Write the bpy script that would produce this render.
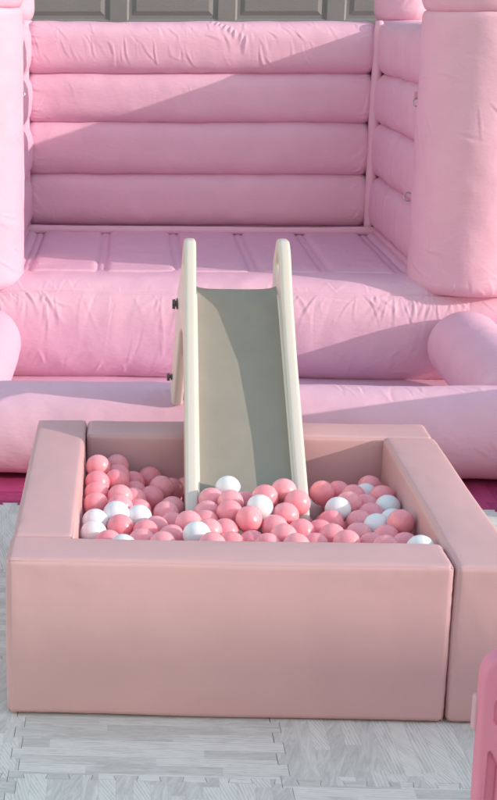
import bpy, bmesh, math, random
import numpy as np
from mathutils import Vector, Matrix

for o in list(bpy.data.objects):
    bpy.data.objects.remove(o)
scene = bpy.context.scene
col = scene.collection
random.seed(7)
rng = np.random.default_rng(11)

# ------------------------------------------------------------------ camera
CAM = np.array([0.2825, -3.2212, 1.6763])
YAW, PITCH, ROLL, FPX = -0.0491, 0.2666, -0.0017, 1464.28
fw = np.array([math.sin(YAW) * math.cos(PITCH), math.cos(YAW) * math.cos(PITCH), -math.sin(PITCH)])
rt = np.array([math.cos(YAW), -math.sin(YAW), 0.0])
up = np.cross(rt, fw)
rt, up = rt * math.cos(ROLL) + up * math.sin(ROLL), -rt * math.sin(ROLL) + up * math.cos(ROLL)
cam_data = bpy.data.cameras.new('camera')
cam = bpy.data.objects.new('camera', cam_data)
col.objects.link(cam)
cam.matrix_world = Matrix(((rt[0], up[0], -fw[0], CAM[0]), (rt[1], up[1], -fw[1], CAM[1]),
                           (rt[2], up[2], -fw[2], CAM[2]), (0, 0, 0, 1)))
cam_data.sensor_fit = 'AUTO'
cam_data.sensor_width = 36
cam_data.lens = FPX / 800 * 36
cam_data.shift_x = 190.53 / 800
cam_data.clip_end = 2000
scene.camera = cam


# ------------------------------------------------------------------ world, sun, exposure
SUN_AZ, SUN_EL = math.radians(18), math.radians(18)     # azimuth: from +x towards the camera
sdir = Vector((math.cos(SUN_AZ) * math.cos(SUN_EL), -math.sin(SUN_AZ) * math.cos(SUN_EL), math.sin(SUN_EL)))
world = bpy.data.worlds.new('World')
scene.world = world
world.use_nodes = True
wn = world.node_tree
wn.nodes.clear()
sky = wn.nodes.new('ShaderNodeTexSky')
sky.sky_type = 'NISHITA'
sky.sun_disc = False
sky.dust_density = 0.5
sky.ozone_density = 0.6
sky.air_density = 2.0
sky.sun_elevation = SUN_EL
sky.sun_rotation = math.atan2(sdir.x, sdir.y)
bg = wn.nodes.new('ShaderNodeBackground')
bg.inputs['Strength'].default_value = 0.15
wo = wn.nodes.new('ShaderNodeOutputWorld')
wn.links.new(sky.outputs[0], bg.inputs[0])
wn.links.new(bg.outputs[0], wo.inputs[0])
sun_data = bpy.data.lights.new('sun', 'SUN')
sun_data.energy = 2.0
sun_data.angle = math.radians(0.53)
sun_data.color = (0.83, 0.74, 0.635)
sun = bpy.data.objects.new('sun', sun_data)
col.objects.link(sun)
sun.rotation_euler = sdir.to_track_quat('Z', 'Y').to_euler()
scene.view_settings.view_transform = 'Standard'
scene.view_settings.look = 'None'
scene.view_settings.gamma = 1
scene.view_settings.use_curve_mapping = False
scene.view_settings.exposure = 1.10


# ------------------------------------------------------------------ materials
def vary(nt, b, rgb, amt):
    """a little different dye from one moulded piece to the next"""
    oi = N(nt, 'ObjectInfo')
    hs = N(nt, 'HueSaturation')
    hs.inputs['Color'].default_value = (*rgb, 1)
    mr = N(nt, 'MapRange')
    mr.inputs['To Min'].default_value = 1 - amt
    mr.inputs['To Max'].default_value = 1 + amt * 0.5
    nt.links.new(oi.outputs['Random'], mr.inputs['Value'])
    nt.links.new(mr.outputs[0], hs.inputs['Saturation'])
    nt.links.new(hs.outputs[0], b.inputs['Base Color'])


def worn(nt, b, lo, hi, scale, stretch=(1, 1, 1)):
    """patchy gloss: handled and rubbed places are shinier or duller"""
    tc = N(nt, 'TexCoord')
    mp = N(nt, 'Mapping')
    mp.inputs['Scale'].default_value = stretch
    nz = N(nt, 'TexNoise', Scale=scale, Detail=5, Roughness=0.65)
    mr = N(nt, 'MapRange')
    mr.inputs['From Min'].default_value = 0.3
    mr.inputs['From Max'].default_value = 0.7
    mr.inputs['To Min'].default_value = lo
    mr.inputs['To Max'].default_value = hi
    nt.links.new(tc.outputs['Object'], mp.inputs[0])
    nt.links.new(mp.outputs[0], nz.inputs['Vector'])
    nt.links.new(nz.outputs['Fac'], mr.inputs['Value'])
    nt.links.new(mr.outputs[0], b.inputs['Roughness'])


def mat(name, rgb, rough=0.5, spec=0.5, sub=0.0, sheen=0.0, coat=0.0):
    m = bpy.data.materials.new(name)
    m.use_nodes = True
    b = m.node_tree.nodes['Principled BSDF']
    b.inputs['Base Color'].default_value = (*rgb, 1)
    b.inputs['Roughness'].default_value = rough
    b.inputs['Specular IOR Level'].default_value = spec
    if sub:
        b.inputs['Subsurface Weight'].default_value = sub
        b.inputs['Subsurface Radius'].default_value = (0.02, 0.01, 0.008)
        b.inputs['Subsurface Scale'].default_value = 1.0
    if coat:
        b.inputs['Coat Weight'].default_value = coat
        b.inputs['Coat Roughness'].default_value = 0.12
    return m, m.node_tree, b


def N(nt, t, **kw):
    n = nt.nodes.new('ShaderNode' + t)
    for k, v in kw.items():
        if k in n.inputs:
            n.inputs[k].default_value = v
        else:
            setattr(n, k, v)
    return n


def add_bump(nt, b, layers, strength=1.0):
    """layers: list of (scale, detail, distance, vector scale)"""
    tc = N(nt, 'TexCoord')
    prev = None
    for sc_, det, dist, vs in layers:
        mp = N(nt, 'Mapping')
        mp.inputs['Scale'].default_value = vs
        nt.links.new(tc.outputs['Object'], mp.inputs[0])
        nz = N(nt, 'TexNoise', Scale=sc_, Detail=det, Roughness=0.55)
        nt.links.new(mp.outputs[0], nz.inputs['Vector'])
        bp = N(nt, 'Bump', Strength=strength, Distance=dist)
        nt.links.new(nz.outputs['Fac'], bp.inputs['Height'])
        if prev:
            nt.links.new(prev.outputs[0], bp.inputs['Normal'])
        prev = bp
    nt.links.new(prev.outputs[0], b.inputs['Normal'])


def tint(nt, b, rgb, amt, scale, detail=4):
    """slight uneven dye / wear of the surface's own colour"""
    tc = N(nt, 'TexCoord')
    nz = N(nt, 'TexNoise', Scale=scale, Detail=detail, Roughness=0.6)
    nt.links.new(tc.outputs['Object'], nz.inputs['Vector'])
    rp = N(nt, 'ValToRGB')
    rp.color_ramp.elements[0].position = 0.3
    rp.color_ramp.elements[1].position = 0.7
    rp.color_ramp.elements[0].color = (*[c * (1 - amt) for c in rgb], 1)
    rp.color_ramp.elements[1].color = (*[min(1, c * (1 + amt)) for c in rgb], 1)
    nt.links.new(nz.outputs['Fac'], rp.inputs[0])
    nt.links.new(rp.outputs[0], b.inputs['Base Color'])


VINYL = (0.745, 0.438, 0.585)
M_vinyl, nt, b = mat('pink_vinyl', VINYL, 0.55, 0.28)
tint(nt, b, VINYL, 0.03, 6)
add_bump(nt, b, [(5, 3, 0.006, (1, 1, 1)), (38, 4, 0.0012, (1, 1, 2.2)), (420, 2, 0.0003, (1, 1, 1))])
M_foam, nt, b = mat('blush_leatherette', (0.62, 0.37, 0.402), 0.42, 0.4)
tint(nt, b, (0.62, 0.37, 0.402), 0.03, 5)
add_bump(nt, b, [(3, 2, 0.003, (1, 1, 1)), (26, 3, 0.0004, (1, 1, 1)), (700, 2, 0.0002, (1, 1, 1))])
worn(nt, b, 0.34, 0.55, 7)
M_cream, nt, b = mat('cream_plastic', (0.69, 0.61, 0.57), 0.35, 0.5)
add_bump(nt, b, [(30, 2, 0.0006, (1, 1, 1)), (600, 2, 0.0001, (1, 1, 1))])
M_chute, nt, b = mat('sage_plastic', (0.330, 0.286, 0.246), 0.38, 0.5)
tint(nt, b, (0.330, 0.286, 0.246), 0.04, 9)
add_bump(nt, b, [(14, 2, 0.002, (1, 1, 1)), (500, 2, 0.0002, (1, 1, 1))])
worn(nt, b, 0.32, 0.44, 3)
M_knob, nt, b = mat('dark_plastic', (0.10, 0.09, 0.10), 0.5)
M_pinkball, nt, b = mat('pink_ball_plastic', (0.95, 0.355, 0.425), 0.24, 0.5, sub=0.85)
add_bump(nt, b, [(18, 2, 0.003, (1, 1, 1))])
worn(nt, b, 0.16, 0.36, 40)
vary(nt, b, (0.95, 0.355, 0.425), 0.09)
M_whiteball, nt, b = mat('white_ball_plastic', (0.85, 0.82, 0.88), 0.22, 0.5, sub=0.1)
add_bump(nt, b, [(18, 2, 0.003, (1, 1, 1))])
worn(nt, b, 0.16, 0.36, 40)
M_pen, nt, b = mat('playpen_plastic', (0.72, 0.24, 0.38), 0.5, 0.3)
add_bump(nt, b, [(25, 2, 0.001, (1, 1, 1)), (500, 2, 0.0002, (1, 1, 1))])
M_joint, nt, b = mat('joint_plastic', (0.62, 0.36, 0.46), 0.45)
M_steel, nt, b = mat('ring_steel', (0.45, 0.43, 0.45), 0.3)
b.inputs['Metallic'].default_value = 0.9
M_strap, nt, b = mat('strap_webbing', (0.62, 0.36, 0.46), 0.8)
M_door, nt, b = mat('grey_door_paint', (0.215, 0.212, 0.235), 0.55)
tint(nt, b, (0.215, 0.212, 0.235), 0.05, 3)
add_bump(nt, b, [(60, 4, 0.0015, (1, 1, 6)), (300, 2, 0.0004, (1, 1, 1))])
M_wall, nt, b = mat('stucco', (0.42, 0.40, 0.37), 0.9)
add_bump(nt, b, [(90, 5, 0.004, (1, 1, 1))])
M_roof, nt, b = mat('roof_shingle', (0.09, 0.085, 0.085), 0.9)
add_bump(nt, b, [(40, 4, 0.01, (1, 4, 1))])
M_white, nt, b = mat('white_paint', (0.75, 0.75, 0.74), 0.5)
M_glass, nt, b = mat('dark_glass', (0.03, 0.035, 0.04), 0.08)
M_concrete, nt, b = mat('concrete', (0.33, 0.32, 0.31), 0.9)
tint(nt, b, (0.33, 0.32, 0.31), 0.15, 1.5)
add_bump(nt, b, [(120, 5, 0.003, (1, 1, 1))])


def wood_mat(name, light, dark, contrast):
    """printed plank pattern on foam tiles; grain direction and shade vary per tile (attribute 'tile': r = direction, g = random)"""
    m, nt, b = mat(name, light, 0.62, 0.35)
    L = nt.links.new
    tc = N(nt, 'TexCoord')
    at = N(nt, 'Attribute', attribute_name='tile')
    sx = N(nt, 'SeparateXYZ')
    L(tc.outputs['Object'], sx.inputs[0])
    sa = N(nt, 'SeparateColor')
    L(at.outputs['Color'], sa.inputs[0])

    def mix(a, c, f):
        n = N(nt, 'Mix', data_type='FLOAT')
        L(f, n.inputs[0]); L(a, n.inputs[2]); L(c, n.inputs[3])
        return n.outputs[0]

    def math_(op, a, v):
        n = N(nt, 'Math', operation=op)
        if hasattr(a, 'links'): L(a, n.inputs[0])
        else: n.inputs[0].default_value = a
        if hasattr(v, 'links'): L(v, n.inputs[1])
        else: n.inputs[1].default_value = v
        return n.outputs[0]
    across = mix(sx.outputs['Y'], sx.outputs['X'], sa.outputs[0])
    along = mix(sx.outputs['X'], sx.outputs['Y'], sa.outputs[0])
    idx = math_('FLOOR', math_('DIVIDE', across, 0.0381), 0)
    key = math_('ADD', math_('MULTIPLY', idx, 7.31), math_('MULTIPLY', sa.outputs[1], 91.7))
    # plank ends staggered
    wn_ = N(nt, 'TexWhiteNoise', noise_dimensions='1D')
    L(key, wn_.inputs['W'])
    seg = math_('FLOOR', math_('ADD', math_('DIVIDE', along, 0.31), math_('MULTIPLY', wn_.outputs['Value'], 5.0)), 0)
    key2 = math_('ADD', key, math_('MULTIPLY', seg, 3.77))
    wn2 = N(nt, 'TexWhiteNoise', noise_dimensions='1D')
    L(key2, wn2.inputs['W'])
    # grain: noise stretched along the plank, with a slant that differs per plank
    slant = math_('MULTIPLY', math_('SUBTRACT', wn2.outputs['Value'], 0.5), 1.1)
    slant = math_('MULTIPLY', slant, math_('ADD', math_('MULTIPLY', sa.outputs[0], 0.9), 0.08))
    cv = N(nt, 'CombineXYZ')
    L(math_('ADD', math_('MULTIPLY', across, 26.0), math_('MULTIPLY', math_('MULTIPLY', along, slant), 26.0)), cv.inputs[0])
    L(math_('MULTIPLY', along, 4.2), cv.inputs[1])
    L(key2, cv.inputs[2])
    g1 = N(nt, 'TexNoise', Scale=2.2, Detail=7, Roughness=0.72, Distortion=1.1)
    L(cv.outputs[0], g1.inputs['Vector'])
    wv = N(nt, 'TexWave', wave_type='BANDS', bands_direction='X', Scale=1.5, Distortion=3.6, Detail=2)
    wv.inputs['Detail Scale'].default_value = 0.7
    L(cv.outputs[0], wv.inputs['Vector'])
    # chevron stripes on some planks only
    on = math_('GREATER_THAN', wn2.outputs['Value'], 0.55)
    grain = math_('ADD', math_('MULTIPLY', g1.outputs['Fac'], 0.95), math_('MULTIPLY', math_('MULTIPLY', math_('SUBTRACT', wv.outputs['Fac'], 0.5), on), 0.19))
    tone = math_('ADD', grain, math_('MULTIPLY', wn2.outputs['Value'], 0.25))
    fr = math_('FRACT', math_('DIVIDE', across, 0.0381), 0)
    edge = math_('LESS_THAN', fr, 0.03)
    rp = N(nt, 'ValToRGB')
    rp.color_ramp.elements[0].position = 0.43
    rp.color_ramp.elements[0].color = (*dark, 1)
    rp.color_ramp.elements[1].position = 0.43 + contrast * 0.62
    rp.color_ramp.elements[1].color = (*light, 1)
    L(tone, rp.inputs[0])
    em = N(nt, 'Mix', data_type='RGBA')
    em.inputs[7].default_value = (*[c * 0.8 for c in dark], 1)
    L(math_('MULTIPLY', edge, 0.35), em.inputs[0])
    L(rp.outputs[0], em.inputs[6])
    L(em.outputs[2], b.inputs['Base Color'])
    bp = N(nt, 'Bump', Strength=0.5, Distance=0.0012)
    L(tone, bp.inputs['Height'])
    fine = N(nt, 'TexNoise', Scale=500, Detail=2)
    L(tc.outputs['Object'], fine.inputs['Vector'])
    b2 = N(nt, 'Bump', Strength=0.4, Distance=0.0004)
    L(fine.outputs['Fac'], b2.inputs['Height'])
    L(bp.outputs[0], b2.inputs['Normal'])
    L(b2.outputs[0], b.inputs['Normal'])
    return m


M_mat = wood_mat('grey_wood_foam', (0.81, 0.765, 0.755), (0.57, 0.535, 0.53), 0.5)
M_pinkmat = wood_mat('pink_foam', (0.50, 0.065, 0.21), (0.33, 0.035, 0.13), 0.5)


# ------------------------------------------------------------------ helpers
def thing(name, label, cat, loc=(0, 0, 0), group=None):
    o = bpy.data.objects.new(name, None)
    o.empty_display_size = 0.1
    col.objects.link(o)
    o.location = loc
    tag(o, label, cat, group)
    return o


def tag(o, label, cat, group=None):
    o['label'] = label
    o['category'] = cat
    if group:
        o['group'] = group
    return o


def link(name, me, m, parent=None, smooth=True):
    o = bpy.data.objects.new(name, me)
    col.objects.link(o)
    if m:
        me.materials.append(m)
    if smooth:
        me.polygons.foreach_set('use_smooth', [True] * len(me.polygons))
    if parent:
        o.parent = parent
        o.matrix_parent_inverse = Matrix.Translation(parent.location).inverted()
        pp = parent
        if pp.parent:            # sub-part: its part sits at the thing's own offset
            o.matrix_parent_inverse = Matrix.Identity(4)
    return o


def structure(o):
    o['kind'] = 'structure'
    return o


def grid_mesh(name, P, close_u=False, close_v=False, caps=False):
    nu, nv, _ = P.shape
    verts = P.reshape(-1, 3)
    iu = np.arange(nu if close_u else nu - 1)
    iv = np.arange(nv if close_v else nv - 1)
    A, B = np.meshgrid(iu, iv, indexing='ij')
    A2, B2 = (A + 1) % nu, (B + 1) % nv
    q = np.stack([A * nv + B, A2 * nv + B, A2 * nv + B2, A * nv + B2], -1).reshape(-1, 4)
    faces = q.tolist()
    if caps:
        faces.append(list(range(nv))[::1])
        faces.append([(nu - 1) * nv + k for k in range(nv)][::-1])
    me = bpy.data.meshes.new(name)
    me.from_pydata(verts.tolist(), [], faces)
    me.update()
    bm = bmesh.new()
    bm.from_mesh(me)
    bmesh.ops.recalc_face_normals(bm, faces=bm.faces)
    bm.to_mesh(me)
    bm.free()
    return me


def normals(P, close_v=True):
    du = np.gradient(P, axis=0)
    if close_v:
        dv = np.roll(P, -1, 1) - np.roll(P, 1, 1)
    else:
        dv = np.gradient(P, axis=1)
    n = np.cross(du, dv)
    n /= np.linalg.norm(n, axis=2, keepdims=True) + 1e-9
    return n


def value_noise(U, V, scale, seed):
    r = np.random.default_rng(seed)
    G = r.random((96, 96))
    x, y = U / scale + 300.0, V / scale + 300.0
    xi, yi = np.floor(x).astype(int), np.floor(y).astype(int)
    xf, yf = x - xi, y - yi
    xf, yf = xf * xf * (3 - 2 * xf), yf * yf * (3 - 2 * yf)
    g = lambda a, c: G[a % 96, c % 96]
    return (g(xi, yi) * (1 - xf) + g(xi + 1, yi) * xf) * (1 - yf) + (g(xi, yi + 1) * (1 - xf) + g(xi + 1, yi + 1) * xf) * yf - 0.5


def creases(U, V, lst):
    """sum of soft folds: (u0, v0, angle, length, width, height)"""
    H = np.zeros_like(U)
    for u0, v0, a, ln, w, h in lst:
        du, dv = U - u0, V - v0
        t = du * math.cos(a) + dv * math.sin(a)
        bend = 0.06 * ln * np.sin(t / ln * 3.0 + u0 * 37)
        d = -du * math.sin(a) + dv * math.cos(a) + bend
        k = np.clip(t / ln, 0, 1)
        env = np.where((t > -0.3 * ln) & (t < ln), np.sin(np.pi * np.clip((t / ln + 0.08) / 1.08, 0, 1)) ** 0.7 * (1 - 0.6 * k), 0)
        ww = w * (0.6 + 0.9 * k)
        H += h * env * (np.exp(-np.abs(d / ww) ** 1.35) - 0.55 * np.exp(-((d - 1.7 * ww) / (1.2 * ww)) ** 2))
    return H


def rand_creases(n, u_rng, v_rng, ang, ang_sd, ln, w, h, seed):
    r = np.random.default_rng(seed)
    out = []
    for _ in range(n):
        out.append((r.uniform(*u_rng), r.uniform(*v_rng), ang + r.normal(0, ang_sd), r.uniform(*ln), r.uniform(*w), r.uniform(*h) * r.choice([1, 1, -0.7])))
    return out


def tube(axis, c, a, bb, u0, u1, nu, nv, power=2.0, taper0=0.06, taper1=0.06, end0=0.5, end1=0.5, wr=None, wobble=0.004, seed=1, nslice=None):
    """inflated tube along 'x', 'y' or 'z'. c = centre in the other two axes, a/bb = half sizes.
    wr: function(U, V) -> outward height; V = arc position in metres, 0 at the side facing the camera (-y) or inside"""
    u = np.linspace(u0, u1, nu)
    th = np.linspace(0, 2 * np.pi, nv, endpoint=False)
    ct, st = np.cos(th), np.sin(th)
    e = 2.0 / power
    p = a * np.sign(ct) * np.abs(ct) ** e
    q = bb * np.sign(st) * np.abs(st) ** e
    s = np.ones(nu)
    if taper0 > 0:
        k = np.clip((u - u0) / taper0, 0, 1)
        s = np.minimum(s, end0 + (1 - end0) * np.sqrt(np.clip(1 - (1 - k) ** 2, 0, 1)))
    if taper1 > 0:
        k = np.clip((u1 - u) / taper1, 0, 1)
        s = np.minimum(s, end1 + (1 - end1) * np.sqrt(np.clip(1 - (1 - k) ** 2, 0, 1)))
    P = np.zeros((nu, nv, 3))
    U = np.repeat(u[:, None], nv, 1)
    PP, QQ = s[:, None] * p[None], s[:, None] * q[None]
    i, j, k = {'x': (0, 1, 2), 'y': (1, 0, 2), 'z': (2, 0, 1)}[axis]
    P[..., i] = U
    P[..., j] = c[0] + PP
    P[..., k] = c[1] + QQ
    n = normals(P)
    ctr = np.zeros_like(P)
    ctr[..., i] = U; ctr[..., j] = c[0]; ctr[..., k] = c[1]
    sgn = np.sign(np.sum(n * (P - ctr), -1, keepdims=True))
    n = n * sgn
    R_ = (a + bb) / 2
    V = np.repeat((th * R_)[None], nu, 0)
    H = wobble * 2 * (value_noise(U, V, 0.16, seed) + 0.5 * value_noise(U, V, 0.07, seed + 1))
    if wr is not None:
        H = H + wr(U, V, P)
    P = P + n * H[..., None]
    return P


def rounded_box(lo, hi, r, seg=0.03, puff=0.0, seed=0, wob=0.0, pucker=False):
    """soft-edged foam block: a box grid rounded with radius r, faces puffed out slightly"""
    lo, hi = np.array(lo, float), np.array(hi, float)
    bm = bmesh.new()
    faces_v = {}
    n = [max(6, int(round((hi[i] - lo[i]) / seg))) for i in range(3)]

    def coords(i):
        base = np.linspace(lo[i] + r, hi[i] - r, n[i])
        ed = np.array([0, 0.25, 0.5, 0.75]) * r
        return np.concatenate([lo[i] + ed, base, (hi[i] - ed)[::-1]])
    cs = [coords(i) for i in range(3)]
    vid = {}

    def V(p):
        k = tuple(round(float(x), 5) for x in p)
        if k not in vid:
            vid[k] = bm.verts.new(p)
        return vid[k]
    for ax in range(3):
        a, c = [i for i in range(3) if i != ax]
        for side in (lo[ax], hi[ax]):
            for x in range(len(cs[a]) - 1):
                for y in range(len(cs[c]) - 1):
                    qs = []
                    for dx, dy in ((0, 0), (1, 0), (1, 1), (0, 1)):
                        p = [0, 0, 0]
                        p[ax] = side; p[a] = cs[a][x + dx]; p[c] = cs[c][y + dy]
                        qs.append(V(p))
                    bm.faces.new(qs)
    ctr, half = (lo + hi) / 2, (hi - lo) / 2
    for v in bm.verts:
        p = np.array(v.co)
        inner = np.clip(p, lo + r, hi - r)
        d = p - inner
        ln = np.linalg.norm(d)
        if ln > 1e-6:
            # cube-corner to sphere
            nrm = d / ln
            p = inner + nrm * r
        if puff:
            t = (p - ctr) / half
            for ax in range(3):
                a, c = [i for i in range(3) if i != ax]
                w = max(0, 1 - t[a] ** 2) * max(0, 1 - t[c] ** 2)
                if abs(t[ax]) > 0.97:
                    p[ax] += math.copysign(puff * w, t[ax])
        if wob:
            f = np.array([math.sin(p[0] * 9 + seed) * math.cos(p[2] * 13 + seed * 2), math.sin(p[0] * 11 + seed * 3 + p[2] * 7), math.sin(p[0] * 8 + p[1] * 10 + seed)])
            p = p + wob * f
        if pucker:
            # small puckers run in from the sewn edges, and slack folds gather near the corners
            t = (p - ctr) / half
            order = np.argsort(-np.abs(t))
            ax, b_, c_ = order
            edge = (1 - abs(t[b_])) * half[b_]          # distance to the nearest sewn edge
            u_ = p[c_] + 0.3 * p[b_]
            fold = math.sin(u_ * 61 + seed * 5 + 2.5 * math.sin(u_ * 17 + seed)) * (0.5 + 0.5 * math.sin(u_ * 7.3 + seed * 3))
            corner = math.exp(-(1 - abs(t[c_])) * half[c_] / 0.10)
            amp = 0.0013 * math.exp(-max(0.0, edge - 0.008) / 0.030) * (0.5 + 1.3 * corner)
            if edge > 0.004:
                p[ax] += math.copysign(amp * fold, t[ax])
                p[ax] += math.copysign(0.0016 * math.sin(p[b_] * 15 + seed * 2 + 2 * math.sin(p[c_] * 6)) * math.sin(p[c_] * 9 + seed), t[ax]) * min(1.0, edge / 0.05)
        v.co = p
    bmesh.ops.recalc_face_normals(bm, faces=bm.faces)
    me = bpy.data.meshes.new('block')
    bm.to_mesh(me)
    bm.free()
    return me


def pipe(pts, r, n=8, closed=False):
    pts = [Vector(p) for p in pts]
    m = len(pts)
    rings = []
    prev = None
    for i, p in enumerate(pts):
        if closed:
            d = (pts[(i + 1) % m] - pts[i - 1]).normalized()
        else:
            d = (pts[min(i + 1, m - 1)] - pts[max(i - 1, 0)]).normalized()
        ref = prev if prev is not None else (Vector((0, 0, 1)) if abs(d.z) < 0.9 else Vector((1, 0, 0)))
        s = d.cross(ref).normalized()
        t = s.cross(d).normalized()
        prev = t
        rings.append([p + r * (math.cos(2 * math.pi * k / n) * s + math.sin(2 * math.pi * k / n) * t) for k in range(n)])
    P = np.array([[list(v) for v in ring] for ring in rings])
    return grid_mesh('pipe', P, close_u=closed, close_v=True, caps=not closed)


def plate(outline, holes, thick, bevel, frame, res=3):
    """flat plate with holes: outline in 2-D, extruded both ways; frame = 4x4 matrix"""
    cu = bpy.data.curves.new('plate', 'CURVE')
    cu.dimensions = '2D'
    cu.fill_mode = 'BOTH'
    cu.extrude = max(0.0, thick / 2 - bevel)
    cu.bevel_depth = bevel
    cu.bevel_resolution = res
    cu.offset = -bevel
    for poly in [outline] + holes:
        sp = cu.splines.new('POLY')
        sp.points.add(len(poly) - 1)
        for k, p in enumerate(poly):
            sp.points[k].co = (p[0], p[1], 0, 1)
        sp.use_cyclic_u = True
    o = bpy.data.objects.new('plate_tmp', cu)
    col.objects.link(o)
    dg = bpy.context.evaluated_depsgraph_get()
    me = bpy.data.meshes.new_from_object(o.evaluated_get(dg))
    bpy.data.objects.remove(o)
    bpy.data.curves.remove(cu)
    me.transform(frame)
    bm = bmesh.new()
    bm.from_mesh(me)
    bmesh.ops.remove_doubles(bm, verts=bm.verts, dist=1e-5)
    bmesh.ops.recalc_face_normals(bm, faces=bm.faces)
    bm.to_mesh(me)
    bm.free()
    return me


def round_poly(pts, rad, n=6):
    """round the corners of a polygon; rad = one radius or a list"""
    out = []
    m = len(pts)
    for i in range(m):
        r = rad[i] if isinstance(rad, (list, tuple)) else rad
        p0, p1, p2 = (np.array(pts[i - 1], float), np.array(pts[i], float), np.array(pts[(i + 1) % m], float))
        d1, d2 = (p0 - p1), (p2 - p1)
        l1, l2 = np.linalg.norm(d1), np.linalg.norm(d2)
        d1 /= l1; d2 /= l2
        if r <= 0:
            out.append(tuple(p1)); continue
        ang = math.acos(max(-1, min(1, float(d1 @ d2))))
        t = min(r / math.tan(ang / 2), l1 * 0.49, l2 * 0.49)
        a, c = p1 + d1 * t, p1 + d2 * t
        for k in range(n + 1):
            s = k / n
            out.append(tuple((1 - s) ** 2 * a + 2 * s * (1 - s) * p1 + s * s * c))
    return out


def auto_smooth(o, deg=35):
    me = o.data
    bm = bmesh.new()
    bm.from_mesh(me)
    for e in bm.edges:
        if len(e.link_faces) == 2 and e.calc_face_angle(0) > math.radians(deg):
            e.smooth = False
    bm.to_mesh(me)
    bm.free()
    return o


def box_bm(bm, lo, hi):
    vs = [bm.verts.new((x, y, z)) for x in (lo[0], hi[0]) for y in (lo[1], hi[1]) for z in (lo[2], hi[2])]
    for f in ((0, 1, 3, 2), (4, 6, 7, 5), (0, 4, 5, 1), (2, 3, 7, 6), (0, 2, 6, 4), (1, 5, 7, 3)):
        bm.faces.new([vs[i] for i in f])


def box_me(*boxes):
    bm = bmesh.new()
    for lo, hi in boxes:
        box_bm(bm, lo, hi)
    bmesh.ops.recalc_face_normals(bm, faces=bm.faces)
    me = bpy.data.meshes.new('boxes')
    bm.to_mesh(me)
    bm.free()
    return me


# ------------------------------------------------------------------ ground: driveway and foam mats
g = 0.0
me = bpy.data.meshes.new('driveway')
S = 400
me.from_pydata([(-S, -S, -0.013), (S, -S, -0.013), (S, S, -0.013), (-S, S, -0.013)], [], [(0, 1, 2, 3)])
structure(link('driveway', me, M_concrete, smooth=False))

T = 0.61
X0, Y0 = 0.035, -0.285


def seam_line(fixed, start, horizontal, phase):
    """one toothed edge of a tile, as points from 'start' to start + T"""
    pts = []
    n = 6
    p = T / n
    d = 0.0105
    for k in range(n):
        s = start + k * p
        pts += [(s, -d), (s + p * 0.27, -d), (s + p * 0.27 - 0.004, d), (s + p * 0.73 + 0.004, d), (s + p * 0.73, -d)]
    pts.append((start + T, -d))
    out = []
    for s, off in pts:
        out.append((s, fixed + off) if horizontal else (fixed + off, s))
    return out


def mats(name, i0, i1, j0, j1, m):
    bm = bmesh.new()
    colr = []
    for i in range(i0, i1):
        for j in range(j0, j1):
            xa, ya = X0 + i * T, Y0 + j * T
            d = 0.0105
            bot = [(x, y) for x, y in seam_line(ya, xa, True, 0)]
            rgt = [(x, y) for x, y in seam_line(xa + T, ya, False, 0)]
            top = [(x, y) for x, y in seam_line(ya + T, xa, True, 0)]
            lft = [(x, y) for x, y in seam_line(xa, ya, False, 0)]
            # corner points are shared: (xa-d, ya-d) style
            ring = [(xa - d, ya - d)] + bot[1:-1] + [(xa + T - d, ya - d)] + rgt[1:-1] + [(xa + T - d, ya + T - d)] + top[1:-1][::-1] + [(xa - d, ya + T - d)] + lft[1:-1][::-1]
            rnd = random.random()
            par = 1.0 if (i + j) % 2 else 0.0
            # inset by a hair so that the joint shows
            pts = np.array(ring)
            nx = np.roll(pts, -1, 0) - pts
            nx /= np.linalg.norm(nx, axis=1, keepdims=True) + 1e-9
            nl = np.stack([-nx[:, 1], nx[:, 0]], 1)
            off = (nl + np.roll(nl, 1, 0))
            gap = 0.00035
            lo_ = pts + off * gap
            hi_ = pts + off * (gap + 0.0010)
            jz = random.uniform(-0.0006, 0.0006)
            rings = []
            for pp, z in ((lo_, -0.012), (lo_, -0.0016 + jz), (hi_, 0.0 + jz)):
                rings.append([bm.verts.new((x, y, z)) for x, y in pp])
            m_ = len(ring)
            for r0, r1 in zip(rings[:-1], rings[1:]):
                for k in range(m_):
                    f = bm.faces.new((r0[k], r0[(k + 1) % m_], r1[(k + 1) % m_], r1[k]))
                    colr.append((par, rnd))
            f = bm.faces.new(rings[-1])
            colr.append((par, rnd))
    me = bpy.data.meshes.new(name)
    bm.to_mesh(me)
    bm.free()
    at = me.attributes.new('tile', 'FLOAT_COLOR', 'FACE')
    at.data.foreach_set('color', np.array([[p, r, 0, 1] for p, r in colr], dtype=np.float32).ravel())
    return structure(link(name, me, m, smooth=False))


mats('grey_foam_floor', -6, 8, -6, 3, M_mat)
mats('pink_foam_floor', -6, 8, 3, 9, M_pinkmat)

# ------------------------------------------------------------------ ball pit: four foam blocks set pinwheel fashion
L, TH, HT = 1.05, 0.1584, 0.404
pit = thing('ball_pit', 'square blush pink foam ball pit of four padded blocks on grey mats', 'ball pit', (0.6, 0.6, 0))
gap = 0.0025


def wobp(p, seed):
    f = (math.sin(p[0] * 9 + seed) * math.cos(p[2] * 13 + seed * 2), math.sin(p[0] * 11 + seed * 3 + p[2] * 7), math.sin(p[0] * 8 + p[1] * 10 + seed))
    return tuple(p[i] + 0.0012 * f[i] for i in range(3))


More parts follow.
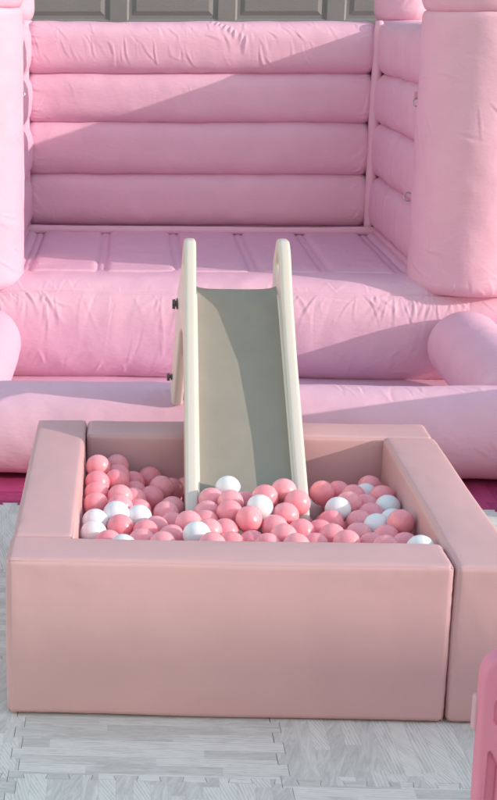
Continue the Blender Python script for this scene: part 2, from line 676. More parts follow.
blocks = [((0.0, 0.0, 0.004), (L - gap, TH - gap, HT)),
          ((L + gap, 0.003, 0.004), (L + TH, L - gap, HT)),
          ((TH + gap, L + gap, 0.004), (L + TH - 0.004, L + TH, HT - 0.002)),
          ((0.002, TH + gap, 0.004), (TH - gap, L + TH - 0.003, HT))]
for k, (lo, hi) in enumerate(blocks):
    blk = link('foam_block', rounded_box(lo, hi, 0.015, 0.012, 0.005, k * 1.7, 0.0012, pucker=True), M_foam, pit)
    # sewn edge: a thin welt round the top edge and down the upright corners
    lo2, hi2 = np.array(lo) + 0.0047, np.array(hi) - 0.0047
    ring = [(lo2[0], lo2[1]), (hi2[0], lo2[1]), (hi2[0], hi2[1]), (lo2[0], hi2[1])]
    bmj = bmesh.new()
    segs = []
    for a in range(4):
        p, q = ring[a], ring[(a + 1) % 4]
        segs.append([wobp((p[0] + (q[0] - p[0]) * t, p[1] + (q[1] - p[1]) * t, hi2[2]), k * 1.7) for t in np.linspace(0, 1, 24)])
        segs.append([wobp((p[0], p[1], z), k * 1.7) for z in np.linspace(lo2[2], hi2[2], 10)])
    for s_ in segs:
        bmj.from_mesh(pipe(s_, 0.0014, 6))
    wm = bpy.data.meshes.new('welt')
    bmj.to_mesh(wm)
    bmj.free()
    link('seam', wm, M_foam, blk)
link('floor_cushion', rounded_box((TH + 0.004, TH + 0.004, 0.004), (L - 0.004, L - 0.004, 0.16), 0.012, 0.05), M_foam, pit)

# ------------------------------------------------------------------ slide
slide = thing('toddler_slide', 'cream toddler slide with grey chute reaching down into the ball pit', 'slide', (0.62, 1.2, 0.0))
SY = np.array([0.40, 0.62, 1.40])       # chute profile y
YT, ZT = 1.40, 0.766                     # top lip of the chute
YB, ZB = 0.60, 0.262


def chute_z(y):
    s = (ZT - ZB) / (YT - YB)
    return ZB + s * (y - YB)


def lx(y): return 0.4665 + 0.0165 * (y - 0.75)      # centre of the left side panel
def rx(y): return 0.7705 + 0.006 * (y - 0.75)


HW = 0.0165
ny, nx_ = 60, 26
ys = np.linspace(0.59, 1.47, ny)
P = np.zeros((ny, nx_, 3))
for a, y in enumerate(ys):
    t = np.linspace(-1, 1, nx_)
    xl, xr = lx(y) + 0.008, rx(y) - 0.008
    P[a, :, 0] = (xl + xr) / 2 + t * (xr - xl) / 2
    P[a, :, 1] = y
    z = chute_z(y)
    if y > YT - 0.05:
        k = y - (YT - 0.05)
        z = chute_z(YT - 0.05) + 0.63 * k - 2.6 * k * k
    P[a, :, 2] = z + 0.016 * np.abs(t) ** 6
Q = P.copy()
Q[..., 2] -= 0.012
full = np.concatenate([P, Q[:, ::-1]], axis=1)
ch = link('chute', grid_mesh('chute', full, close_v=True, caps=True), M_chute, slide)
auto_smooth(ch, 50)
# side panels: outline in (y, z)
outer = [(0.585, 0.190), (0.590, 0.300), (0.635, 0.342), (0.85, 0.482), (1.10, 0.655), (1.28, 0.800), (1.375, 0.905), (1.43, 0.938), (1.515, 0.932), (1.60, 0.86), (1.662, 0.72), (1.845, 0.318), (1.81, 0.298), (1.745, 0.302), (1.575, 0.605), (1.48, 0.635), (1.20, 0.555), (0.90, 0.352), (0.70, 0.215)]
rads = [0.01, 0.03, 0.05, 0.3, 0.3, 0.25, 0.12, 0.05, 0.05, 0.10, 0.15, 0.02, 0.02, 0.02, 0.04, 0.06, 0.15, 0.3, 0.02]
hole_hand = round_poly([(1.395, 0.862), (1.500, 0.898), (1.540, 0.835), (1.430, 0.800)][::-1], 0.018)
for side, fx, splay in ((-1, lx, -0.028), (1, rx, 0.016)):
    fr = Matrix(((0, 0, 1, 0), (1, 0, 0, 0), (0, 1, 0, 0), (0, 0, 0, 1)))
    me = plate(round_poly(outer, rads), [hole_hand], 0.036, 0.010, fr, 3)
    for v in me.vertices:
        y, z = v.co.y, v.co.z
        back = max(0.0, (y - 1.45) / 0.4)
        v.co.x += fx(min(y, 1.5)) + splay * back * (1.0 if z < 0.8 else 0.3)
    sp = auto_smooth(link('side_panel', me, M_cream, slide), 40)
    # a raised inner rail along the chute edge
    ribs = []
    for y in np.linspace(0.61, 1.36, 30):
        ribs.append((fx(y) - side * 0.0175, y, chute_z(y) + 0.035))
    link('inner_rail', pipe(ribs, 0.006, 8), M_cream, sp)
    for (y, z, ks) in ((1.632, 0.690, 0.85), (1.772, 0.400, 0.5)):
        x = fx(1.5) + splay * max(0, (y - 1.45) / 0.4) + side * 0.018
        bmk = bmesh.new()
        for rr, h0, h1 in ((0.023, 0.0, 0.005), (0.0125, 0.005, 0.013)):
            geo = bmesh.ops.create_cone(bmk, cap_ends=True, segments=20, radius1=rr * ks, radius2=rr * 0.9 * ks, depth=h1 - h0)
            bmesh.ops.transform(bmk, matrix=Matrix.Translation((x + side * (h0 + h1) / 2, y, z)) @ Matrix.Rotation(side * math.pi / 2, 4, 'Y'), verts=geo['verts'])
        for a in range(3):
            geo = bmesh.ops.create_cone(bmk, cap_ends=True, segments=10, radius1=0.0095, radius2=0.0080, depth=0.010)
            bmesh.ops.transform(bmk, matrix=Matrix.Translation((x + side * 0.013, y + 0.011 * ks * math.cos(a * 2.09 + 0.5), z + 0.011 * ks * math.sin(a * 2.09 + 0.5))) @ Matrix.Rotation(side * math.pi / 2, 4, 'Y'), verts=geo['verts'])
        km = bpy.data.meshes.new('knob')
        bmk.to_mesh(km)
        bmk.free()
        auto_smooth(link('bolt', km, M_knob, sp), 40)
xa, xb = lx(1.5) + 0.012, rx(1.5) - 0.012
link('deck', rounded_box((xa, 1.455, 0.722), (xb, 1.60, 0.748), 0.008, 0.04), M_chute, slide)
for y, z in ((1.665, 0.60), (1.735, 0.455)):
    link('step', rounded_box((xa - 0.006, y - 0.045, z - 0.012), (xb + 0.006, y + 0.045, z + 0.012), 0.008, 0.04), M_chute, slide)

# ------------------------------------------------------------------ bounce house
bh = thing('bounce_house', 'pink inflatable bounce house with ribbed walls and round columns before the garage', 'bounce house', (0.65, 3.2, 0.012))


def part(name, P, m=M_vinyl, close_u=False, close_v=True, caps=True, parent=bh):
    return link(name, grid_mesh(name, P, close_u, close_v, caps), m, parent)


PI = math.pi


def wrap(V, R_, v):       # signed arc distance from v
    c = 2 * PI * R_
    return (V - v + c / 2) % c - c / 2


# low front tube.  th=0 is +y side for axis 'x' (p = y offset), so the camera side is th=pi
R1 = 0.157
cr_front = rand_creases(70, (-0.5, 1.8), (R1 * 1.75, R1 * 2.3), -2.2, 0.5, (0.05, 0.16), (0.004, 0.010), (0.001, 0.0035), 5) + \
    rand_creases(26, (-0.5, 1.8), (R1 * 2.9, R1 * 3.5), 0.9, 0.5, (0.06, 0.14), (0.006, 0.011), (0.0012, 0.003), 6)
part('front_tube', tube('x', (1.875, 0.180), R1, 0.167, -0.75, 2.05, 640, 200, wr=lambda U, V, P: creases(U, V, cr_front), wobble=0.004, seed=3))
# side bolsters of the landing pool
for sx in (-0.335, 1.715):
    cb = rand_creases(16, (2.1, 2.95), (0, 1.0), 1.5, 0.8, (0.05, 0.12), (0.006, 0.011), (0.001, 0.0025), int(20 + sx * 10))
    part('side_bolster', tube('y', (sx, 0.252), 0.158, 0.155, 1.98, 3.06, 120, 90, taper0=0.05, taper1=0.15, end0=0.6, end1=0.25, wr=lambda U, V, P: creases(U, V, cb), wobble=0.003, seed=9))
# pool floor
link('pool_floor', rounded_box((-0.55, 1.9, 0.016), (1.85, 3.15, 0.055), 0.012, 0.05, 0.006, 1, 0.002), M_vinyl, bh)

# big step tube: folds fan out from the seam on its upper front
R2 = 0.226
vs = R2 * (PI - math.radians(40))
cr_step = rand_creases(70, (-0.45, 1.75), (vs - 0.004, vs + 0.03), PI / 2, 0.5, (0.06, 0.24), (0.0035, 0.010), (0.0010, 0.0036), 31)
cr_step += rand_creases(46, (-0.45, 1.75), (vs - 0.01, vs + 0.004), -PI / 2, 0.45, (0.04, 0.14), (0.0035, 0.008), (0.0008, 0.0026), 32)
cr_step += rand_creases(40, (-0.45, 1.75), (vs + 0.02, vs + 0.25), PI / 2 + 0.6, 0.5, (0.06, 0.18), (0.004, 0.009), (0.0006, 0.0018), 36)
cr_step += rand_creases(34, (-0.45, 1.75), (R2 * (PI + 0.35), R2 * (PI + 0.9)), -1.2, 0.4, (0.06, 0.13), (0.006, 0.011), (0.0015, 0.0035), 33)
cr_step += rand_creases(40, (1.25, 1.8), (vs - 0.02, vs + 0.05), PI / 2 + 0.2, 0.5, (0.05, 0.16), (0.004, 0.009), (0.002, 0.0045), 34)
cr_step += rand_creases(30, (-0.5, -0.02), (vs - 0.02, vs + 0.05), PI / 2 - 0.2, 0.5, (0.05, 0.16), (0.004, 0.009), (0.002, 0.0045), 35)


def wr_step(U, V, P):
    d = V - vs
    return creases(U, V, cr_step) - 0.006 * np.exp(-(d / 0.006) ** 2) + 0.003 * np.exp(-((d - 0.012) / 0.006) ** 2)


part('step_tube', tube('x', (3.262, 0.262), R2, R2 + 0.013, -0.75, 2.05, 640, 270, power=2.6, wr=wr_step, wobble=0.005, seed=13))

# bouncing floor: flat inflated cells with narrow webbing strips between them
xs = np.linspace(-0.42, 1.72, 480)
ysf = np.linspace(3.28, 4.60, 90)
seams = [-0.185, 0.158, 0.512, 0.848, 1.168, 1.497]
h = np.zeros_like(xs)
for k, x in enumerate(xs):
    dd = min(abs(x - s) for s in seams)
    if dd < 0.019:
        h[k] = -0.012 + 0.006 * (1 - (dd / 0.019) ** 2)
    else:
        h[k] = 0.006 - 0.018 * math.exp(-(dd - 0.019) / 0.010)
Pf = np.zeros((len(xs), len(ysf), 3))
XX, YY = np.meshgrid(xs, ysf, indexing='ij')
Pf[..., 0], Pf[..., 1] = XX, YY
cr_fl = rand_creases(40, (-0.3, 1.6), (3.3, 3.9), PI / 2, 0.5, (0.06, 0.16), (0.008, 0.014), (0.0015, 0.003), 41)
Pf[..., 2] = 0.500 + h[:, None] + 0.006 * value_noise(XX, YY, 0.12, 5) + creases(XX, YY, cr_fl)
bot = Pf.copy()
bot[..., 2] = 0.30
full = np.concatenate([Pf, bot[:, ::-1]], axis=1)
part('bounce_floor', full)
part('floor_roll', tube('x', (4.435, 0.512), 0.022, 0.022, -0.3, 1.6, 160, 16, wobble=0.003, seed=17))
for sx in (-0.262, 1.568):
    part('floor_roll', tube('y', (sx, 0.510), 0.020, 0.020, 3.3, 4.45, 100, 16, wobble=0.003, seed=18))

# back wall: four stacked tubes
zsm = [0.528, 0.792, 1.062, 1.312, 1.560]
for k in range(4):
    zc, hh = (zsm[k] + zsm[k + 1]) / 2, (zsm[k + 1] - zsm[k]) / 2
    a = 0.115 if k < 3 else 0.125
    Rm = (a + hh) / 2
    # camera side th = pi; top th = pi/2
    cr = []
    if k == 3:
        cr = rand_creases(110, (-0.3, 1.55), (Rm * (PI / 2 + 0.15), Rm * (PI + 0.25)), 2.15 - PI / 2 + 0.35, 0.28, (0.04, 0.13), (0.0035, 0.008), (0.001, 0.0036), 50)
        for q in range(8):        # the gathered fold on the upper edge
            cr.append((0.695 + q * 0.024 + random.uniform(-.004, .004), Rm * (1.76 + q * 0.165), 1.75 + random.uniform(-.2, .2), random.uniform(.04, .065), random.uniform(.006, .009), random.uniform(.006, .010)))
    else:
        cr = rand_creases(16, (-0.3, 1.55), (Rm * 2.3, Rm * 4.0), 1.4, 0.7, (0.04, 0.10), (0.005, 0.010), (0.001, 0.002), 50 + k)
    cr += rand_creases(9, (-0.26, -0.23), (Rm * 2.2, Rm * 4.0), 0.3, 0.5, (0.05, 0.12), (0.004, 0.007), (0.002, 0.0045), 60 + k)
    cr += rand_creases(9, (1.49, 1.52), (Rm * 2.2, Rm * 4.0), PI - 0.2, 0.5, (0.05, 0.10), (0.005, 0.008), (0.002, 0.004), 70 + k)
    part('wall_tube', tube('x', (4.60, zc), a, hh + 0.009, -0.262, 1.528, 440, 150, power=2.9, taper0=0.05, taper1=0.05, end0=0.72, end1=0.72,
                           wr=lambda U, V, P: creases(U, V, cr), wobble=0.0035, seed=80 + k))

link('wall_core', box_me(((-0.30, 4.585, 0.30), (1.60, 4.615, 1.54))), M_vinyl, bh, smooth=False)
for cx in (-0.268, 1.534):
    cr_s = rand_creases(14, (0.5, 1.55), (0, 0.2), 0.3, 0.6, (0.03, 0.07), (0.004, 0.007), (0.001, 0.003), int(200 + cx * 9))
    part('corner_strip', tube('z', (cx, 4.490), 0.026, 0.032, 0.47, 1.575, 200, 40, wr=lambda U, V, P: creases(U, V, cr_s), wobble=0.004, seed=int(220 + cx * 9)))
# side walls: four stacked tubes each
for side, xc in ((-1, -0.362), (1, 1.662)):
    for k in range(4):
        zc, hh = (zsm[k] + zsm[k + 1]) / 2, (zsm[k + 1] - zsm[k]) / 2
        Rm = (0.12 + hh) / 2
        cr = rand_creases(24, (3.3, 4.45), (0, 2 * PI * Rm), 1.2, 0.7, (0.05, 0.12), (0.006, 0.010), (0.001, 0.003), 90 + k)
        part('side_tube', tube('y', (xc, zc), 0.138, hh + 0.012, 3.18, 4.53, 170, 120, power=3.4, taper0=0.06, taper1=0.09, end0=0.7, end1=0.86,
                               wr=lambda U, V, P: creases(U, V, cr), wobble=0.004, seed=100 + k))


def column(name, cx, cy, r, z0, zj, z1, seed, nwr, cap=True):
    cr = rand_creases(nwr, (z0 + 0.05, zj), (0, 2 * PI * r), 2.1, 0.6, (0.07, 0.20), (0.005, 0.010), (0.0015, 0.0042), seed)
    cr += rand_creases(34, (z0 + 0.01, z0 + 0.03), (0, 2 * PI * r), 0.0, 0.35, (0.04, 0.09), (0.005, 0.009), (0.002, 0.004), seed + 1)
    c = part(name, tube('z', (cx, cy), r, r, z0, zj, 240, 300, taper0=0.055, taper1=0.03, end0=0.80, end1=0.93,
                        wr=lambda U, V, P: creases(U, V, cr), wobble=0.004, seed=seed))
    if cap:
        cr2 = rand_creases(26, (zj, z1), (0, 2 * PI * r), 1.4, 0.6, (0.05, 0.12), (0.006, 0.011), (0.001, 0.003), seed + 2)
        part('column_cap', tube('z', (cx, cy), r * 1.055, r * 1.055, zj - 0.004, z1, 90, 150, taper0=0.09, taper1=0.3, end0=0.88, end1=0.15,
                                wr=lambda U, V, P: creases(U, V, cr2), wobble=0.004, seed=seed + 3))
    return c


column('column', 1.765, 3.245, 0.250, 0.440, 1.632, 2.15, 120, 70)
column('column', -0.435, 3.245, 0.250, 0.440, 1.648, 2.15, 130, 50)
for cx, sd in ((1.672, 140), (-0.372, 150)):
    column('corner_post', cx, 4.615, 0.145, 0.45, 1.575, 1.6, sd, 26, cap=False)
    cr = rand_creases(26, (1.57, 1.7), (0, 0.95), 0.2, 0.4, (0.05, 0.10), (0.005, 0.008), (0.002, 0.004), sd + 5)
    part('post_top', tube('z', (cx, 4.615), 0.150, 0.150, 1.568, 2.12, 120, 110, taper0=0.07, taper1=0.1, end0=0.72, end1=0.2,
                          wr=lambda U, V, P: creases(U, V, cr), wobble=0.004, seed=sd + 6))


# anchor rings on the side walls
def ring_part(x, y, z, r, tilt, strap):
    pts = [(x + 0.004 * math.sin(a), y + r * math.cos(a) * math.cos(tilt), z + r * math.sin(a)) for a in np.linspace(0, 2 * PI, 28, endpoint=False)]
    # face the camera: ring lies near the x-z plane
    pts = [(x + r * math.cos(a), y + 0.3 * r * math.sin(a), z + r * math.sin(a)) for a in np.linspace(0, 2 * PI, 28, endpoint=False)]
    rg = link('anchor_ring', pipe(pts, 0.0032, 8, closed=True), M_steel, bh)
    if strap:
        link('strap', rounded_box((x - 0.016, y + 0.004, z + r * 0.6), (x + 0.014, y + 0.012, z + 0.045), 0.003, 0.01), M_strap, rg)


ring_part(1.512, 3.33, 0.835, 0.018, 0.3, False)
ring_part(1.520, 3.29, 1.248, 0.018, 0.3, True)
ring_part(-0.205, 3.36, 1.275, 0.019, 0.3, True)

# ------------------------------------------------------------------ garage door and wall behind
YG = 5.62
door = thing('garage_door', 'grey panelled sectional garage door behind the bounce house', 'garage door', (0.6, YG, 0))
secs = [(0.0, 0.53), (0.535, 1.065), (1.07, 1.478), (1.484, 2.05), (2.055, 2.6)]
secs = [(0.02, 0.495), (0.50, 0.975), (0.98, 1.478), (1.483, 1.99), (1.995, 2.5)]
pitch, pw = 0.6285, 0.530
for z0, z1 in secs:
    bm = bmesh.new()
    # front skin with recessed panels, each a bevelled step in and a raised field
    lo, hi = (-2.6, 3.9)
    zc0, zc1 = z0 + 0.075, z1 - 0.065
    xsb = [lo]
    n_p = 9
    starts = [-2.259 + k * pitch for k in range(n_p) if -2.259 + k * pitch + pw < hi]
    for s_ in starts:
        xsb += [s_, s_ + pw]
    xsb.append(hi)
    y = YG

    def quad(pts):
        bm.faces.new([bm.verts.new(p) for p in pts])
    for a in range(0, len(xsb) - 1):
        xa_, xb_ = xsb[a], xsb[a + 1]
        quad([(xa_, y, z0), (xb_, y, z0), (xb_, y, zc0), (xa_, y, zc0)])
        quad([(xa_, y, zc1), (xb_, y, zc1), (xb_, y, z1), (xa_, y, z1)])
        if a % 2 == 0:
            quad([(xa_, y, zc0), (xb_, y, zc0), (xb_, y, zc1), (xa_, y, zc1)])
        else:
            loops = [(0.0, 0.0), (0.012, 0.010), (0.030, 0.010), (0.055, 0.001)]
            for (i0, d0), (i1, d1) in zip(loops[:-1], loops[1:]):
                A = [(xa_ + i0, y + d0, zc0 + i0), (xb_ - i0, y + d0, zc0 + i0), (xb_ - i0, y + d0, zc1 - i0), (xa_ + i0, y + d0, zc1 - i0)]
                B = [(xa_ + i1, y + d1, zc0 + i1), (xb_ - i1, y + d1, zc0 + i1), (xb_ - i1, y + d1, zc1 - i1), (xa_ + i1, y + d1, zc1 - i1)]
                for e in range(4):
                    quad([A[e], A[(e + 1) % 4], B[(e + 1) % 4], B[e]])
            i1, d1 = loops[-1]
            quad([(xa_ + i1, y + d1, zc0 + i1), (xb_ - i1, y + d1, zc0 + i1), (xb_ - i1, y + d1, zc1 - i1), (xa_ + i1, y + d1, zc1 - i1)])
    # edges and back
    for za in (z0, z1):
        quad([(lo, y, za), (hi, y, za), (hi, y + 0.04, za), (lo, y + 0.04, za)])
    for xa_ in (lo, hi):
        quad([(xa_, y, z0), (xa_, y, z1), (xa_, y + 0.04, z1), (xa_, y + 0.04, z0)])
    quad([(lo, y + 0.04, z0), (hi, y + 0.04, z0), (hi, y + 0.04, z1), (lo, y + 0.04, z1)])
    bmesh.ops.remove_doubles(bm, verts=bm.verts, dist=1e-5)
    bmesh.ops.recalc_face_normals(bm, faces=bm.faces)
    me = bpy.data.meshes.new('door_section')
    bm.to_mesh(me)
    bm.free()
    link('door_section', me, M_door, door, smooth=False)

gw = thing('garage', 'tan stucco garage front around the grey panelled door', 'garage', (0.6, YG + 0.2, 0))
link('wall', box_me(((-4.6, YG - 0.06, -0.01), (-2.72, YG + 0.25, 3.2)), ((4.02, YG - 0.06, -0.01), (6.0, YG + 0.25, 3.2)), ((-2.718, YG - 0.06, 2.64), (4.018, YG + 0.25, 3.2)), ((-4.6, YG + 0.252, -0.01), (6.0, YG + 5.5, 3.2))), M_wall, gw, smooth=False)
link('door_frame', box_me(((-2.716, YG - 0.09, 0.0), (-2.605, YG + 0.06, 2.51)), ((3.905, YG - 0.09, 0.0), (4.016, YG + 0.06, 2.51)), ((-2.716, YG - 0.09, 2.512), (4.016, YG + 0.06, 2.637))), M_white, gw, smooth=False)
rf = bpy.data.meshes.new('roof')
rf.from_pydata([(-5.0, YG - 0.5, 3.1), (6.4, YG - 0.5, 3.1), (6.4, YG + 2.9, 4.7), (-5.0, YG + 2.9, 4.7), (-5.0, YG + 6.0, 3.1), (6.4, YG + 6.0, 3.1),
                (-5.0, YG - 0.5, 3.22), (6.4, YG - 0.5, 3.22), (6.4, YG + 2.9, 4.82), (-5.0, YG + 2.9, 4.82), (-5.0, YG + 6.0, 3.22), (6.4, YG + 6.0, 3.22)], [],
               [(0, 1, 2, 3), (3, 2, 5, 4), (6, 9, 8, 7), (9, 10, 11, 8), (0, 6, 7, 1), (4, 5, 11, 10), (0, 3, 9, 6), (3, 4, 10, 9), (1, 7, 8, 2), (2, 8, 11, 5)])
link('roof', rf, M_roof, gw, smooth=False)

# ------------------------------------------------------------------ neighbouring house far to the right: its eave shades the mats and the lower pit
nb = thing('neighbour_house', 'stucco house with dark gable roof standing off to the right of the play area', 'house', (15, -9, 0))
EZ = 0.225 + 4.6 * sdir.z / -sdir.y
link('wall', box_me(((8.4, -13.6, -0.02), (21.6, -5.0, EZ - 0.2))), M_wall, nb, smooth=False)
rf = bpy.data.meshes.new('roof')
ye, yr, yb2 = -4.6, -9.3, -14.0
rf.from_pydata([(8.0, ye, EZ - 0.14), (22, ye, EZ - 0.14), (22, yr, EZ + 2.2), (8.0, yr, EZ + 2.2), (8.0, yb2, EZ - 0.14), (22, yb2, EZ - 0.14),
                (8.0, ye, EZ), (22, ye, EZ), (22, yr, EZ + 2.36), (8.0, yr, EZ + 2.36), (8.0, yb2, EZ), (22, yb2, EZ)], [],
               [(0, 1, 2, 3), (3, 2, 5, 4), (6, 9, 8, 7), (9, 10, 11, 8), (0, 6, 7, 1), (4, 5, 11, 10), (0, 3, 9, 6), (3, 4, 10, 9), (1, 7, 8, 2), (2, 8, 11, 5)])
link('roof', rf, M_roof, nb, smooth=False)
for xw in (10, 13.2, 16.4, 19.6):
    w = link('window', box_me(((xw - 0.6, -5.0, 0.9), (xw + 0.6, -4.97, 2.2))), M_glass, nb, smooth=False)
    link('window_frame', box_me(((xw - 0.68, -5.0, 0.82), (xw + 0.68, -4.94, 0.898)), ((xw - 0.68, -5.0, 2.202), (xw + 0.68, -4.94, 2.28)),
                                ((xw - 0.68, -5.0, 0.9), (xw - 0.602, -4.94, 2.2)), ((xw + 0.602, -5.0, 0.9), (xw + 0.68, -4.94, 2.2))), M_white, w, smooth=False)

# ------------------------------------------------------------------ playpen panel at the lower right
pen = thing('playpen_panel', 'glossy pink plastic playpen panel with upright slots at the right edge', 'playpen', (1.25, -0.9, 0))
PW, PH = 0.74, 0.61
out = round_poly([(0.008, 0.0), (PW - 0.008, 0.0), (PW, PH), (0.0, PH)], [0.02, 0.02, 0.055, 0.055], 10)
holes = []
sx0, sw, sp_ = 0.019, 0.0175, 0.0355
for k in range(20):
    x = sx0 + k * sp_
    holes.append(round_poly([(x, 0.06), (x + sw, 0.06), (x + sw, 0.400), (x, 0.438)][::-1], 0.008))
holes.append(round_poly([(0.024, 0.478), (PW - 0.024, 0.478), (PW - 0.024, 0.527), (0.024, 0.527)][::-1], 0.012))
fr = Matrix(((1, 0, 0, 0.890), (0, 0, 1, -0.90), (0, 1, 0, 0.0), (0, 0, 0, 1)))
link('web', plate(round_poly([(0.012, 0.01), (PW - 0.012, 0.01), (PW - 0.006, PH - 0.006), (0.006, PH - 0.006)], 0.05, 8), [], 0.014, 0.003, fr, 2), M_pen, pen)
pb = auto_smooth(link('panel', plate(out, holes, 0.044, 0.007, fr, 4), M_pen, pen), 45)
for z in (0.485, 0.14):
    link('joint', rounded_box((0.886, -0.892, z - 0.034), (0.899, -0.870, z + 0.032), 0.006, 0.02), M_joint, pen)

# a second panel of the same playpen stands just right of the bounce house; its shadow falls on the end of the low tube
pen2 = pen.copy()
col.objects.link(pen2)
pen2.location = (2.17, 1.515, 0)
pen2.rotation_euler = (0, 0, math.radians(20))
tag(pen2, 'pink plastic playpen panel standing to the right of the bounce house', 'playpen', 'playpen panels')
pen['group'] = 'playpen panels'
for ch in list(pen.children):
    c2 = ch.copy()
    col.objects.link(c2)
    c2.parent = pen2
    c2.matrix_parent_inverse = ch.matrix_parent_inverse.copy()

# ------------------------------------------------------------------ balls
R = 0.0362
# where each ball of the top layer lies: x, y, z, colour, part of the heap
B = [(0.1985, 0.8809, 0.3524, 'p', 'corner'), (0.2527, 1.0072, 0.315, 'p', 'dim'), (0.2571, 0.9088, 0.3157, 'p', 'dim'), (0.2546, 0.837, 0.3239, 'p', 'corner'),
     (0.1983, 0.7926, 0.3319, 'p', 'corner'), (0.1983, 0.7209, 0.3228, 'p', 'corner'), (0.1985, 0.643, 0.3173, 'p', 'corner'), (0.2653, 0.6947, 0.3235, 'p', 'corner'),
     (0.2652, 0.6132, 0.3235, 'p', 'corner'), (0.2559, 0.5355, 0.3304, 'w', 'corner'), (0.2, 0.4904, 0.3225, 'w', 'corner'), (0.1976, 0.4086, 0.3188, 'w', 'corner'),
     (0.2675, 0.4654, 0.3172, 'p', 'frontleft'), (0.2377, 0.3484, 0.3157, 'p', 'frontleft'), (0.2755, 0.2878, 0.3272, 'w', 'frontleft'), (0.3021, 0.9525, 0.2798, 'p', 'dim'),
     (0.3064, 0.8612, 0.2795, 'p', 'dim'), (0.3042, 0.7491, 0.2966, 'p', 'dim'), (0.3176, 0.6543, 0.2961, 'p', 'frontleft'), (0.3177, 0.566, 0.3095, 'w', 'frontleft'),
     (0.3351, 0.441, 0.3117, 'p', 'frontleft'), (0.3527, 1.0042, 0.2777, 'p', 'dim'), (0.3847, 0.864, 0.2956, 'p', 'dim'), (0.4176, 0.9226, 0.2698, 'p', 'dim'),
     (0.3553, 0.7989, 0.2861, 'p', 'dim'), (0.4129, 0.7048, 0.2871, 'p', 'dim'), (0.3932, 0.6358, 0.2964, 'p', 'frontleft'), (0.4084, 0.5654, 0.2898, 'p', 'frontleft'),
     (0.4485, 0.4443, 0.3381, 'p', 'frontleft'), (0.3245, 0.3695, 0.3133, 'p', 'frontleft'), (0.4029, 0.3925, 0.3168, 'p', 'frontleft'), (0.4644, 0.33, 0.35, 'w', 'frontleft'),
     (0.3634, 0.5093, 0.2983, 'p', 'frontleft'), (0.3782, 0.3221, 0.324, 'p', 'frontleft'), (0.5176, 0.6362, 0.3378, 'p', 'foot'), (0.5663, 0.6839, 0.357, 'w', 'foot'),
     (0.6122, 0.6371, 0.3281, 'p', 'foot'), (0.5674, 0.5856, 0.3496, 'p', 'foot'), (0.5039, 0.5668, 0.3243, 'p', 'foot'), (0.5608, 0.5143, 0.3447, 'p', 'foot'),
     (0.4964, 0.4954, 0.3214, 'p', 'foot'), (0.6079, 0.4599, 0.3472, 'p', 'foot'), (0.4983, 0.3921, 0.3359, 'p', 'foot'), (0.5456, 0.4431, 0.318, 'p', 'foot'),
     (0.5553, 0.3536, 0.3146, 'p', 'foot'), (0.6132, 0.4054, 0.3001, 'p', 'foot'), (0.5005, 0.2677, 0.344, 'p', 'foot'), (0.6613, 0.5951, 0.3629, 'p', 'foot'),
     (0.7165, 0.6418, 0.3656, 'p', 'foot'), (0.6418, 0.5247, 0.3577, 'w', 'foot'), (0.7105, 0.5179, 0.3386, 'p', 'foot'), (0.8251, 0.9007, 0.2176, 'w', 'right'),
     (0.6756, 0.4561, 0.3252, 'p', 'foot'), (0.6925, 0.3858, 0.3272, 'p', 'foot'), (0.7462, 0.4557, 0.3156, 'p', 'foot'), (0.7475, 0.5777, 0.3544, 'p', 'foot'),
     (0.6469, 0.33, 0.32, 'p', 'foot'), (0.7179, 0.3181, 0.3259, 'p', 'right'), (0.8483, 0.8304, 0.2982, 'p', 'right'), (0.9024, 0.8844, 0.2805, 'p', 'right'),
     (0.9039, 0.6853, 0.3168, 'p', 'right'), (0.8654, 0.6248, 0.3199, 'w', 'right'), (0.8389, 0.5599, 0.3044, 'p', 'right'), (0.8016, 0.4987, 0.299, 'p', 'right'),
     (0.9171, 0.5735, 0.3007, 'p', 'right'), (0.8992, 0.4684, 0.3023, 'p', 'right'), (0.8512, 0.3533, 0.3243, 'p', 'right'), (0.7751, 0.3794, 0.3046, 'p', 'right'),
     (0.8246, 0.4315, 0.3122, 'p', 'right'), (1.0001, 0.9254, 0.2851, 'p', 'right'), (0.9779, 0.8565, 0.2836, 'w', 'right'), (1.0106, 0.7746, 0.3056, 'p', 'right'),
     (0.9581, 0.7272, 0.2955, 'p', 'right'), (1.0105, 0.6796, 0.309, 'w', 'right'), (0.9569, 0.6331, 0.3016, 'p', 'right'), (1.0083, 0.5823, 0.3035, 'w', 'right'),
     (1.01, 0.4764, 0.3384, 'p', 'right'), (0.9544, 0.5137, 0.313, 'w', 'right'), (0.9648, 0.4281, 0.312, 'p', 'right'), (0.9436, 0.3068, 0.3286, 'p', 'right'),
     (1.0031, 0.3669, 0.3147, 'p', 'right'), (1.0098, 0.2103, 0.3656, 'w', 'right'), (0.9332, 0.8013, 0.2973, 'p', 'right'), (0.9193, 0.3725, 0.3108, 'p', 'right')]
n = len(B)
Pb = np.array([b_[:3] for b_ in B])
fill = []
# hidden lower layer, only to close the gaps
for y in np.arange(TH + 0.04, L - 0.03, 2 * R * 1.02):
    for x in np.arange(TH + 0.04, L - 0.03, 2 * R * 1.02):
        fill.append((x + random.uniform(-.008, .008), y + random.uniform(-.008, .008), 0.205 + random.uniform(-.006, .012)))


def ball_mesh(name, m):
    nu, nv = 40, 28
    bm = bmesh.new()
    bmesh.ops.create_uvsphere(bm, u_segments=48, v_segments=32, radius=R)
    for v in bm.verts:
        zz = v.co.z / R
        v.co *= 1 + 0.010 * math.exp(-(zz / 0.05) ** 2)
    me = bpy.data.meshes.new(name)
    bm.to_mesh(me)
    bm.free()
    me.materials.append(m)
    me.polygons.foreach_set('use_smooth', [True] * len(me.polygons))
    return me


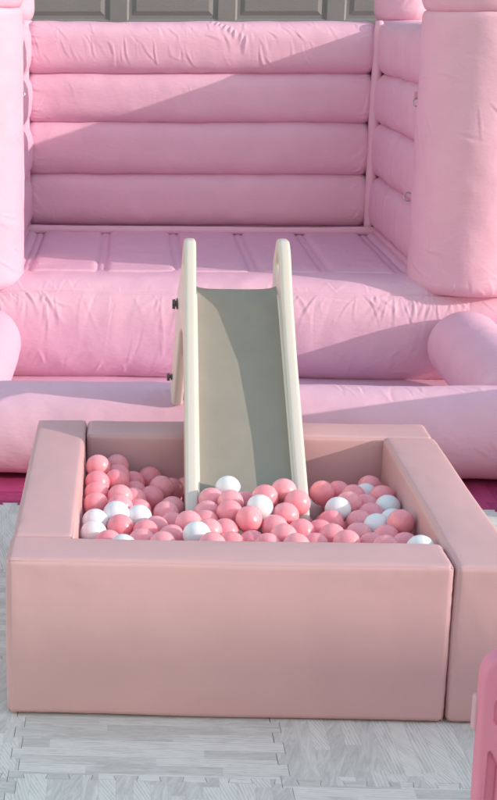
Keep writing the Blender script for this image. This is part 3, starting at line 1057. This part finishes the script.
BM = {'p': ball_mesh('pink_ball', M_pinkball), 'w': ball_mesh('white_ball', M_whiteball)}
dent = BM['p'].copy()
for v in dent.vertices:                 # a ball with one side pushed in
    q = v.co.normalized().dot(Vector((0.75, -0.55, 0.36)).normalized())
    if q > 0.72:
        v.co *= 1 - 0.30 * (q - 0.72)
    q = v.co.normalized().dot(Vector((-0.6, -0.7, 0.3)).normalized())
    if q > 0.86:
        v.co *= 1 - 0.5 * (q - 0.86)
BM['d'] = dent
ORD = ['first', 'second', 'third', 'fourth', 'fifth', 'sixth', 'seventh', 'eighth', 'ninth', 'tenth', 'eleventh', 'twelfth', 'thirteenth', 'fourteenth', 'fifteenth', 'sixteenth', 'seventeenth', 'eighteenth', 'nineteenth', 'twentieth', 'twenty-first', 'twenty-second', 'twenty-third', 'twenty-fourth', 'twenty-fifth', 'twenty-sixth']
ZONE = {'corner': 'in the sunlit heap against the left block', 'dim': 'in shade by the back block left of the slide', 'frontleft': 'between the front block and the left heap',
        'foot': 'piled in front of the slide chute', 'right': 'right of the slide towards the right block'}
LABEL = {0: 'pink ball topmost in the corner against the left foam block', 11: 'white ball lowest in the left corner beside the front block', 10: 'white ball just above the lowest one by the left block',
         35: 'white ball resting highest on the grey chute', 81: 'white ball alone in the front right corner of the pit', 31: 'half sunlit white ball by the front block left of the slide foot',
         48: 'pink ball high against the chute by its right rail', 51: 'white ball touching the bottom of the right slide rail', 61: 'big sunlit white ball a little right of the slide rail',
         9: 'white ball behind the pink one in the left heap', 19: 'shaded bluish white ball midway between left heap and slide', 49: 'white ball with shaded underside before the chute middle',
         14: 'white ball barely showing over the front block at left', 70: 'shaded white ball near the back right corner', 73: 'bluish shaded white ball beside the right block',
         75: 'white ball half hidden behind the big pink ball by the right block', 77: 'small glimpse of a white ball left of the big right pink ball',
         76: 'big shaded pink ball leaning on the right block'}
rank = {}
for zn in ZONE:
    ids = [k for k in range(n) if B[k][4] == zn and B[k][3] == 'p' and k not in LABEL]
    ids.sort(key=lambda k: float((Pb[k] - CAM) @ rt / ((Pb[k] - CAM) @ fw)))
    for q, k in enumerate(ids):
        rank[k] = q
for k in range(n):
    c_, zn = B[k][3:]
    o = bpy.data.objects.new('white_ball' if c_ == 'w' else 'pink_ball', BM['d' if k in (27, 60, 62, 41, 56, 20, 76) else c_])
    col.objects.link(o)
    o.location = Pb[k]
    o.rotation_euler = (random.uniform(0, 6.28), random.uniform(0, 6.28), random.uniform(0, 6.28))
    if k in (27, 60, 62, 41, 56, 20, 76):
        o.rotation_euler = (random.uniform(-.3, .3), random.uniform(-.3, .3), random.uniform(-.5, .5))
    lab = LABEL.get(k) or '%s pink ball from the left %s' % (ORD[rank[k]], ZONE[zn])
    tag(o, lab, 'ball', 'balls in the foam ball pit')
nf = 0
for x, y, z in fill:
    p = np.array([x, y, z])
    if np.min(np.linalg.norm(Pb - p, axis=1)) < 1.72 * R:
        continue
    if y > 0.54 and lx(y) - 0.055 < x < rx(y) + 0.055 and chute_z(y) - 0.05 < z + R:
        continue
    c_ = 'w' if random.random() < 0.16 else 'p'
    o = bpy.data.objects.new('white_ball' if c_ == 'w' else 'pink_ball', BM[c_])
    col.objects.link(o)
    o.location = p
    o.rotation_euler = (random.uniform(0, 6.28), random.uniform(0, 6.28), random.uniform(0, 6.28))
    tag(o, 'white ball in the lower layer of the pit, mostly buried under others' if c_ == 'w' else 'pink ball in the lower layer of the pit, mostly buried under others', 'ball',
        'buried white balls' if c_ == 'w' else 'buried pink balls')
    nf += 1
print('filler balls', nf)
